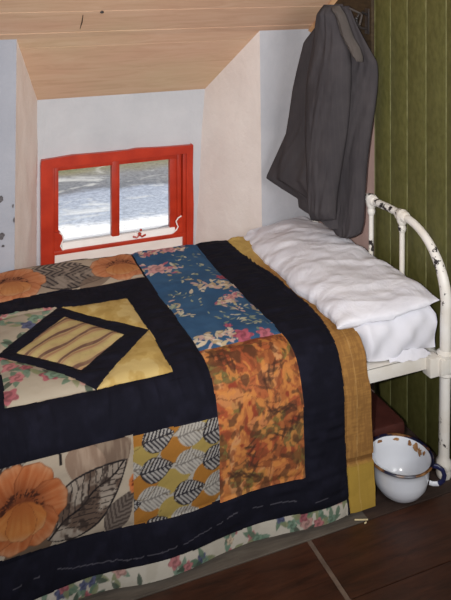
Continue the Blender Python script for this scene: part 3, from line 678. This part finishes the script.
for xa, xb in ((-1.03, -.785), (-.757, -.505)):
    gp = MB(); gp.box((xa, ys + .017, .43), (xb, ys + .020, .775)); gp.build('glass_pane', M['glass'], win, False)
yd = MB(); yd.add([(-14, Y2 + .3, -.15), (12, Y2 + .3, -.15), (12, 34, -.15), (-14, 34, -.15)], [(0, 1, 2, 3)]); yd.build('ground', M['yard'], None, False)['kind'] = 'structure'

# ------------------------------------------------------------------ iron bed
BW = .87
bed = empty('iron_bed', (-.95, .43, 0)); tag(bed, 'old white painted iron bedstead with chipped arched headboard against the green wall', 'bed')
def post_path(y0, s):     # near (s=1) or far (s=-1)
    return [(0 + .0105 * z / .6, y0, z) for z in (.03, .15, .3, .45, .58)]
def arch():
    pts = []
    R = .225; zc = .555
    for i in range(13):
        a = math.pi - math.pi / 2 * i / 12
        pts.append((.0105 + .002 * i / 12, .0 + R + R * math.cos(a), zc + (.772 - zc) * math.sin(a)))
    mid = [(.0125, R + (BW - 2 * R) * i / 8, .772 + .003 * math.sin(i)) for i in range(1, 8)]
    return pts, mid
for y0 in (0, BW):
    mb = MB(); mb.tube([(0, y0, .03), (.004, y0, .25), (.0085, y0, .5), (.0105, y0, .558)], [.0175, .0175, .0185, .0185], 18)
    po = mb.build('post', M['iron'], bed)
    fb = MB(); fb.lathe([(.001, 0), (.021, 0), (.025, .012), (.022, .026), (.027, .034), (.026, .05), (.0175, .062), (.0172, .075)], (0, y0, 0), 20); fb.build('foot', M['iron'], po)
    cb = MB(); cb.box((-.028, y0 - .024, .342), (.024, y0 + .024, .392), 0, .006); cb.box((-.062, y0 - .012, .336), (-.02, y0 + .03, .398), 0, .004)
    cb.lathe([(.018, .388), (.027, .392), (.028, .402), (.018, .412)], (.006, y0, 0), 18); cb.lathe([(.018, .326), (.025, .332), (.024, .342)], (.005, y0, 0), 18)
    cb.build('corner_bracket', M['iron'], bed)
a1, mid = arch()
TD = -.023; mir = [(x, BW - y, z) for x, y, z in a1][::-1]
ap = MB(); ap.tube(a1 + mid + mir, [.0185 - .0045 * sm(0, 10, np.array([min(i, len(a1 + mid + mir) - 1 - i)]))[0] for i in range(len(a1 + mid + mir))], 18); ap.build('top_rail', M['iron_worn'], bed)
for y in (.240, .435, .630):
    sp_ = MB(); sp_.tube([(.008, y, .39), (.0115, y, .60), (.0125, y, .755)], .0095, 14); so = sp_.build('spindle', M['iron'], bed)
    kc = MB(); kc.lathe([(.0095, .735), (.0135, .742), (.016, .752), (.013, .762), (.019, .774), (.022, .790), (.020, .806), (.013, .815), (.001, .818)], (.0125, y, TD), 16); kc.tube([(.0125, y - .026, .772), (.0125, y - .018, .772), (.0125, y + .018, .772), (.0125, y + .026, .772)], [.0165, .0205, .0205, .0165], 16)
    kc.build('casting', M['iron_worn'], so)
lb = MB(); lb.tube([(.006, 0, .375), (.006, BW, .375)], .011, 12); lb.build('lower_rail', M['iron'], bed)
for y0, s in ((.010, 1), (BW - .010, -1)):
    rl = MB(); rl.box((-1.95, min(y0, y0 + s * .005), .356), (-.055, max(y0, y0 + s * .005), .402), 0, .001); rl.box((-1.95, min(y0, y0 + s * .045), .398), (-.055, max(y0, y0 + s * .045), .403), 0, .001); rl.build('side_rail', M['iron'], bed)
for y0 in (0.03, BW - .03):
    lg = MB(); lg.tube([(-1.93, y0, 0), (-1.93, y0, .40)], .018, 14); lg.build('post', M['iron'], bed)
for x in np.linspace(-1.8, -.2, 9):
    sl = MB(); sl.box((x - .02, .02, .388), (x + .02, BW - .02, .396)); sl.build('slat', M['steel_dark'], bed, False)

# mattress in a creased white sheet
def soft_block(x0, x1, y0, y1, z0, zt, n, m_, k, fold):
    vs = []; fs = []
    # side profile around: build as a grid over the top wrapped down the four sides
    A = np.linspace(-1.22, 1.22, n); B = np.linspace(-1.3, 1.3, m_)
    for a in A:
        for b in B:
            ca, cb = max(-1, min(1, a)), max(-1, min(1, b)); dn = max(abs(a) - 1, 0) / .22; dm = max(abs(b) - 1, 0) / .3; q_ = max(dn, dm)
            x = x0 + (x1 - x0) * (ca + 1) / 2; y = y0 + (y1 - y0) * (cb + 1) / 2; top = zt(x)
            er = .03; ex = min(1, (1 - abs(ca)) * (x1 - x0) / 2 / er); ey = min(1, (1 - abs(cb)) * (y1 - y0) / 2 / er)
            z = top - (1 - math.sqrt(max(0, 1 - (1 - ex) ** 2))) * er * .7 - (1 - math.sqrt(max(0, 1 - (1 - ey) ** 2))) * er * .7
            z = z - q_ * (z - z0)
            dy = fold(x, z, b) if abs(b) > .97 else 0
            ins = .06 * (1 - float(sm(-.305, -.262, x))) if b < 0 else 0
            vs.append((x, y + (-dy if b < 0 else 0) + ins * max(0, -b) ** 6, z))
    for i in range(n - 1):
        for j in range(m_ - 1): fs.append((i * m_ + j, (i + 1) * m_ + j, (i + 1) * m_ + j + 1, i * m_ + j + 1))
    return vs, fs
def mfold(x, z, b):
    t_ = (z - .40) / .14
    p = (x * 26 - t_ * 3.2); return (.006 * math.sin(p) + .004 * math.sin(p * 2.3 + 1) + .003 * math.sin(x * 90 + z * 40)) + .012 * math.sin(max(0, min(1, t_)) * math.pi)
vs, fs = soft_block(-1.9, -.010, .030, .925, .408, lambda x: .452 + .075 * float(sm(-.36, -.26, x)) + .022 * float(sm(-.26, 0, x)), 300, 60, 0, mfold)
mat_o = mesh_obj('mattress', vs, fs, M['linen'], None, True); tag(mat_o, 'mattress wrapped in a creased white sheet on the iron bed', 'mattress')
sc_ = MB()
pts = []
for i in range(13):
    for j in range(7):
        a, b = i / 12, j / 6; x = -.20 + .15 * a; y = .022 - .030 * b * (0.3 + .7 * math.sin(a * 2.6)); z = .412 + .016 * math.sin(a * 3.1) * (1 - b) + .003 * math.sin(a * 23 + b * 5) - .006 * b
        pts.append((x, y, z))
sc_.add(pts, [(i * 7 + j, (i + 1) * 7 + j, (i + 1) * 7 + j + 1, i * 7 + j + 1) for i in range(12) for j in range(6)])
so = sc_.build('sheet_corner', M['linen'], mat_o); so['label'] = 'loose tuck of white sheet lying on the side rail'

# pillow
N1, N2 = 90, 200; vs = []; px0, px1, py0, py1 = -.345, -.004, .012, .935
top = np.zeros((N1 + 1, N2 + 1, 3)); bot = top.copy()
aa = np.linspace(-1, 1, N1 + 1)[:, None] * np.ones((1, N2 + 1)); bb = np.linspace(-1, 1, N2 + 1)[None, :] * np.ones((N1 + 1, 1))
aa = np.sin(aa * math.pi / 2); bb = np.sign(bb) * np.abs(np.sin(bb * math.pi / 2))
h = (1 - np.abs(aa) ** 3.2) ** .55 * (1 - np.abs(bb) ** 7) ** .5
x = px0 + (px1 - px0) * (aa + 1) / 2 + .018 * (fbm(bb * 4 + 9, aa * 0 + 3, 101) - .5) * (aa < 0) * (-aa) * 2
y = py0 + (py1 - py0) * (bb + 1) / 2 + .012 * (fbm(aa * 3 + 5, bb * 3 + 5, 106) - .5)
x = x - .028 * np.clip(-bb, 0, 1) ** 4 * (aa < 0) * (-aa) + .03 * np.clip(bb, 0, 1) ** 2 * (aa < 0) * (-aa)
y = y + .05 * sm(.3, -1, aa) * np.clip(-bb, 0, 1) ** 3
y = np.minimum(y, .942)
wr_ = fbm(x * 8 + y * 5, y * 5 - x * 8, 102, 3); ridge = 1 - np.abs(2 * fbm(x * 6 + y * 9, y * 4 - x * 4, 103, 3) - 1)
zt_ = .530 + .040 * h + h ** .5 * (.016 * (wr_ - .5) + .012 * (ridge - .8)) + .004 * np.sin(y * 40 + x * 22 + 6 * wr_) * np.exp(-((np.abs(aa) - .85) / .2) ** 2)
zb_ = .528 - .030 * h ** .6 * (aa < 0) - .014 * h
rimz = .546 + .022 * aa - .024 * sm(.2, 1, bb) * 1.0 - .012 * sm(-.3, -1, aa) * sm(-.6, .2, bb)
zt_ = zt_ + (rimz - .528); zb_ = zb_ + (rimz - .528)
zb_ = np.maximum(zb_, np.where(x > -.29, .455 + .075 * sm(-.36, -.26, x) + .022 * sm(-.26, 0, x), .505 - .012 * sm(.3, .7, y))); zt_ = np.maximum(zt_, zb_ + .001)
n_all = (N1 + 1) * (N2 + 1)
vs = [(x.flat[i], y.flat[i], zt_.flat[i]) for i in range(n_all)] + [(x.flat[i], y.flat[i], min(zb_.flat[i], zt_.flat[i] - .0005)) for i in range(n_all)]
fs = [];  K = N2 + 1
for i in range(N1):
    for j in range(N2):
        qd = (i * K + j, (i + 1) * K + j, (i + 1) * K + j + 1, i * K + j + 1); fs.append(qd); fs.append(tuple(n_all + k for k in qd[::-1]))
for i in range(N1): fs += [(i * K, n_all + i * K, n_all + (i + 1) * K, (i + 1) * K), (i * K + N2, (i + 1) * K + N2, n_all + (i + 1) * K + N2, n_all + i * K + N2)]
for j in range(N2): fs += [(j, j + 1, n_all + j + 1, n_all + j), (N1 * K + j, n_all + N1 * K + j, n_all + N1 * K + j + 1, N1 * K + j + 1)]
pil = mesh_obj('pillow', vs, fs, M['pillow'], None, True); tag(pil, 'wide rumpled white pillow at the head of the bed', 'pillow')

# ------------------------------------------------------------------ enamel chamber pot
PC = (-.181, -.014, 0)
pot = empty('chamber_pot', PC); tag(pot, 'white enamel chamber pot with navy rim on the floor beside the bed', 'chamber pot')
pb_ = MB()
pb_.lathe([(.001, .0), (.034, .0), (.050, .007), (.069, .024), (.085, .045), (.092, .072), (.093, .098), (.096, .112), (.102, .122), (.106, .126), (.106, .129), (.101, .128), (.094, .115), (.0905, .098), (.0895, .072), (.082, .046), (.070, .024), (.053, .010), (.040, .004), (.001, .004)], PC, 64)
pb_.build('body', M['enamel'], pot)
rm = MB(); rm.lathe([(.102, .1225), (.107, .1245), (.109, .128), (.1065, .1315), (.102, .131), (.099, .128), (.102, .1225)], PC, 64); rm.build('rim', M['rim'], pot)
hd = MB(); ha = math.radians(-38); hc, hs = math.cos(ha), math.sin(ha)
hp = [(.100, .112), (.118, .112), (.134, .104), (.140, .088), (.136, .070), (.122, .058), (.104, .054), (.0925, .056)]
hv = [(PC[0] + r0 * hc, PC[1] + r0 * hs, z0) for r0, z0 in hp]
hd.tube(hv[:6], [.008, .0078, .0075, .0075, .0075, .008], 12, 0, True, .7); hd.tube(hv[5:], [.0078, .0075, .008], 12, 1, True, .7); hd.build('handle', [M['navy'], M['enamel']], pot)
def rust_spot(ang, z, r0, a_, b_):
    rs = MB(); n = 14; pts = [(0, 0)] + [(math.cos(2 * math.pi * k / n) * (1 + .35 * random.uniform(-1, 1)), math.sin(2 * math.pi * k / n) * (1 + .35 * random.uniform(-1, 1))) for k in range(n)]
    vs = []
    for p0, p1 in pts:
        an = ang + p0 * a_ / r0; vs.append((PC[0] + (r0 - .0012 - max(0, (.112 - z - p1 * b_)) * .02 + max(0, z + p1 * b_ - .113) * .85) * math.cos(an), PC[1] + (r0 - .0012 + max(0, z + p1 * b_ - .113) * .85) * math.sin(an), z + p1 * b_))
    rs.add(vs, [(0, k, k % n + 1) for k in range(1, n + 1)]); rs.build('rust_stain', M['rust'], pot)
for an, z, a_, b_ in [(20, .112, .012, .010), (34, .116, .007, .006), (8, .106, .008, .012), (-4, .113, .006, .006), (62, .119, .01, .003), (100, .1195, .012, .003)]:
    rust_spot(math.radians(an), z, .0905, a_, b_)

pot.scale = (.955, .955, .97)
# ------------------------------------------------------------------ suitcase under the bed
sc = empty('suitcase', (-.36, .27, 0)); tag(sc, 'dark reddish brown suitcase pushed under the bed behind the chamber pot', 'suitcase')
b1 = MB(); b1.box((-.66, .10, .0), (-.078, .44, .088), 0, .012); b1.build('base', M['suitcase'], sc)
b2 = MB(); b2.box((-.662, .098, .0895), (-.076, .442, .142), 0, .016); b2.build('lid', M['suitcase'], sc)
b3 = MB(); b3.tube([(-.42, .099, .062), (-.42, .080, .060), (-.32, .080, .060), (-.32, .099, .062)], .006, 8); b3.build('handle', M['suitcase'], sc)

# ------------------------------------------------------------------ coat rail, hook and jacket
rk = empty('coat_rail', (XG, .60, 1.45)); tag(rk, 'dark brown coat rail with a black iron hook on the wall corner', 'coat rail')
rb = MB(); rb.box((XG - .012, .465, 1.30), (XG + .013, .935, 1.66), 0, .003); rb.build('board', M['brown_board'], rk)
hk = MB(); hb_ = np.array([XG - .012, .492, 1.49])
hk.box((XG - .016, .478, 1.40), (XG - .011, .506, 1.50), 0, .003)
hk.tube([(XG - .016, .492, 1.475), (XG - .035, .490, 1.485), (XG - .055, .488, 1.478), (XG - .066, .487, 1.460), (XG - .062, .487, 1.438), (XG - .045, .489, 1.425), (XG - .02, .492, 1.42)], .005, 10); hk.ball((XG - .066, .487, 1.462), .008); hk.build('hook', M['steel_dark'], rk)

CQ = np.array([-.006, .44, 0.0]); CE = np.array([-.456, .89, 0]); CE /= np.linalg.norm(CE); CN = np.array([CE[1], -CE[0], 0.0]) * -1
if CN @ (CAM - CQ) < 0: CN = -CN
def cp(px, py):      # point of the jacket's hanging plane: (distance along, height)
    p = plane_hit(px, py, CQ, CN); return (p - CQ) @ CE, p[2]
coat = empty('jacket', tuple(CQ + CE * .2 + np.array([0, 0, 1.0])))
tag(coat, 'dark grey pinstriped wool jacket hanging by its collar from the hook above the pillow', 'jacket')
def shell(rows, wfun, name, mat, thick=.02, nx=60, base=0.0, uvs=1.0, zoff=None):
    """rows: (px_left, px_right, py) rows from top to bottom; wfun(s,t) -> bulge towards the room"""
    rr = []
    R_ = [(cp(a, p), cp(b, p)) for a, b, p in rows]
    T = np.linspace(0, 1, len(R_)); n = 90; tt = np.linspace(0, 1, n)
    ls = np.interp(tt, T, [a[0] for a, b in R_]); lz = np.interp(tt, T, [a[1] for a, b in R_]); rs_ = np.interp(tt, T, [b[0] for a, b in R_]); rz = np.interp(tt, T, [b[1] for a, b in R_])
    def smo(a):
        for _ in range(2): a[1:-1] = (a[:-2] + 2 * a[1:-1] + a[2:]) / 4
        return a
    gi, gj = np.meshgrid(np.arange(n) / n, np.arange(nx + 1) / nx, indexing='ij'); sd = len(name) * 7
    FO = fbm(gj * 3.2 + gi * 2.4 + sd, gi * 2.2 + 3, 120 + sd, 3); FO2 = fbm(gj * 9 + 5, gi * 14 + 3, 150 + sd, 2)
    if name != 'back_panel': ls, lz, rs_, rz = map(smo, (ls, lz, rs_, rz))
    vs = []; uv_ = []
    for side in (1, -1):
        for i in range(n):
            for j in range(nx + 1):
                s0 = j / nx; s_ = ls[i] * (1 - s0) + rs_[i] * s0; z = lz[i] * (1 - s0) + rz[i] * s0
                e_ = math.sqrt(max(0, 1 - (2 * s0 - 1) ** 4)) * min(1, (tt[i] * 12)) ** .5 * min(1, ((1 - tt[i]) * 20 + .15)) ** .5
                fo_ = .016 * (1 - abs(2 * FO[i, j] - 1) - .75) + .005 * (FO2[i, j] - .5)
                b = base + (wfun(s0, tt[i]) + thick + fo_) * e_ if side == 1 else base - thick * e_ * .6
                p = CQ + CE * s_ + CN * b; vs.append((min(p[0], XG - .004) if p[1] < .47 else p[0], p[1], z)); uv_.append((s_ * uvs * .22 * 10 / 2.2, z))
    fs = []; K = nx + 1
    for i in range(n - 1):
        for j in range(nx):
            qd = (i * K + j, (i + 1) * K + j, (i + 1) * K + j + 1, i * K + j + 1); fs.append(qd); fs.append(tuple(n * K + k for k in qd[::-1]))
    for i in range(n - 1):
        fs.append((i * K, n * K + i * K, n * K + (i + 1) * K, (i + 1) * K)); fs.append((i * K + nx, (i + 1) * K + nx, n * K + (i + 1) * K + nx, n * K + i * K + nx))
    for j in range(nx): fs.append((j, j + 1, n * K + j + 1, n * K + j)); k0 = (n - 1) * K; fs.append((k0 + j, n * K + k0 + j, n * K + k0 + j + 1, k0 + j + 1))
    o = mesh_obj(name, vs, fs, mat, coat, True)
    bm = bmesh.new(); bm.from_mesh(o.data); bmesh.ops.recalc_face_normals(bm, faces=bm.faces[:]); bm.to_mesh(o.data); bm.free()
    ul = o.data.uv_layers.new(name='UVMap')
    vi = np.zeros(len(o.data.loops), int); o.data.loops.foreach_get('vertex_index', vi); ul.data.foreach_set('uv', np.array(uv_)[vi].astype(np.float32).ravel())
    return o
# back panel (left of the sleeve), swinging out to the left at the hem
def w_back(s, t): return .022 * math.sin(math.pi * s) * t + .012 * math.sin(7 * s + 4 * t) * t + .022 * (1 / (1 + math.exp(-(s - (.02 + .62 * max(0, t - .45) / .55)) / .02))) * (t > .45) * min(1, (t - .45) * 8) + .016 * math.exp(-((s - .55) / .06) ** 2) * t
shell([(334, 342, 4), (320, 346, 20), (303, 348, 42), (297, 350, 66), (292, 350, 88), (288, 350, 116), (285, 350, 134), (276, 348, 154), (265, 346, 178), (281, 346, 189), (297, 346, 199), (298, 345, 208), (320, 345, 222), (334, 345, 229)], w_back, 'back_panel', M['wool'], .012, base=-.005)
# front panel (right of the sleeve)
def w_front(s, t): return .018 * math.sin(math.pi * s) + .010 * math.sin(6 * s + 3 * t)
shell([(330, 350, 6), (332, 358, 26), (334, 371, 50), (336, 378, 62), (337, 379, 75), (337, 378, 92), (336, 375, 114), (335, 371, 140), (334, 368, 165), (333, 366, 195), (331, 365, 222), (336, 362, 233), (342, 354, 237)], w_front, 'front_panel', M['wool'], .014, base=.006)
# sleeve in front
def w_sl(s, t): return .030 * math.sqrt(max(0, 1 - (2 * s - 1) ** 2)) + .004 * math.sin(5 * s + 9 * t) + .004 * math.sin(22 * t + 3 * s) * t * (1 - t) * 3
shell([(333, 343, 4), (328, 349, 14), (325, 354, 30), (322, 359, 46), (319, 360, 62), (316, 360, 80), (315, 359, 100), (315, 357, 125), (316, 353, 150), (317, 349, 175), (319, 346, 195), (320, 345, 215)], w_sl, 'sleeve', M['wool'], .020, base=.066)
# turned collar
def w_co(s, t): return .016 * math.sin(math.pi * s)
shell([(340, 350, 5), (345, 356, 14), (349, 360, 25), (353, 364, 36), (359, 370, 46), (364, 373, 55), (370, 373, 60)], w_co, 'collar', M['wool_light'], .010, nx=16, base=.075)
for px_, py_b in ((320.5, 211),):
    s0, z0 = cp(px_, py_b); bt = MB(); bp = CQ + CE * s0 + CN * .098; bt.ball(bp, .006, (1, 1, 1)); bt.build('button', M['button'], coat)
lp = MB(); s0, z0 = cp(352, 8); s1, z1 = cp(361, 12); pA = CQ + CE * s0 + CN * .02; pA[2] = z0; pB = CQ + CE * s1 + CN * .012; pB[2] = z1
lp.tube([pA, (XG - .05, .488, 1.482), (XG - .052, .47, 1.476), (pB[0], pB[1], pB[2] - .05)], .004, 8); lp.build('hanging_loop', M['wool_light'], coat)

# straw scraps by the hem
for (x0, y0, x1, y1) in ((-.372, -.052, -.335, -.066), (-.352, -.075, -.345, -.072)):
    st = MB(); st.tube([(x0, y0, .002), ((x0 + x1) / 2, (y0 + y1) / 2 - .003, .004), (x1, y1, .002)], .0022, 6); o = st.build('straw_scrap', M['straw'])
    tag(o, 'long pale straw scrap on the floor below the golden quilt corner' if x1 > -.34 else 'tiny pale straw crumb on the floor near the golden quilt corner', 'straw')

# ------------------------------------------------------------------ light
def light(name, typ, loc, energy, **kw):
    ld = bpy.data.lights.new(name, typ); ld.energy = energy
    for k, v in kw.items(): setattr(ld, k, v)
    o = bpy.data.objects.new(name, ld); COL.objects.link(o); o.location = loc; return o
fl_loc = CAM - RT * .15 + np.array([0, 0, .02]) - FW * .02
fo = light('camera_flash', 'SPOT', fl_loc, 265, spot_size=math.radians(68), spot_blend=1.0, shadow_soft_size=.012, color=(1.0, .97, .94))
tgt = Vector((-.42, 1.0, .98)); fo.rotation_euler = (tgt - Vector(fl_loc)).to_track_quat('-Z', 'Y').to_euler()
su = light('sun', 'SUN', (3, 0, 6), 6.0, angle=math.radians(.6), color=(1, .96, .9)); su.rotation_euler = Vector((-.70, -.16, -.78)).to_track_quat('-Z', 'Y').to_euler()
rl_ = light('room_fill_light', 'AREA', (-.35, -2.7, 2.0), 56, shape='RECTANGLE', size=1.3, size_y=1.0, color=(1.0, .98, .96)); rl_.rotation_euler = (Vector((-1.0, 1.1, .8)) - Vector((-.35, -2.7, 2.0))).to_track_quat('-Z', 'Y').to_euler()  # added fill that lifts the left reveal; no window stands there
wl = bpy.data.worlds.new('world'); S.world = wl; wl.use_nodes = True
bg = wl.node_tree.nodes['Background']; bg.inputs[0].default_value = (.82, .87, 1.0, 1); bg.inputs[1].default_value = .34
S.view_settings.view_transform = 'Standard'; S.view_settings.look = 'None'; S.view_settings.exposure = -0.1
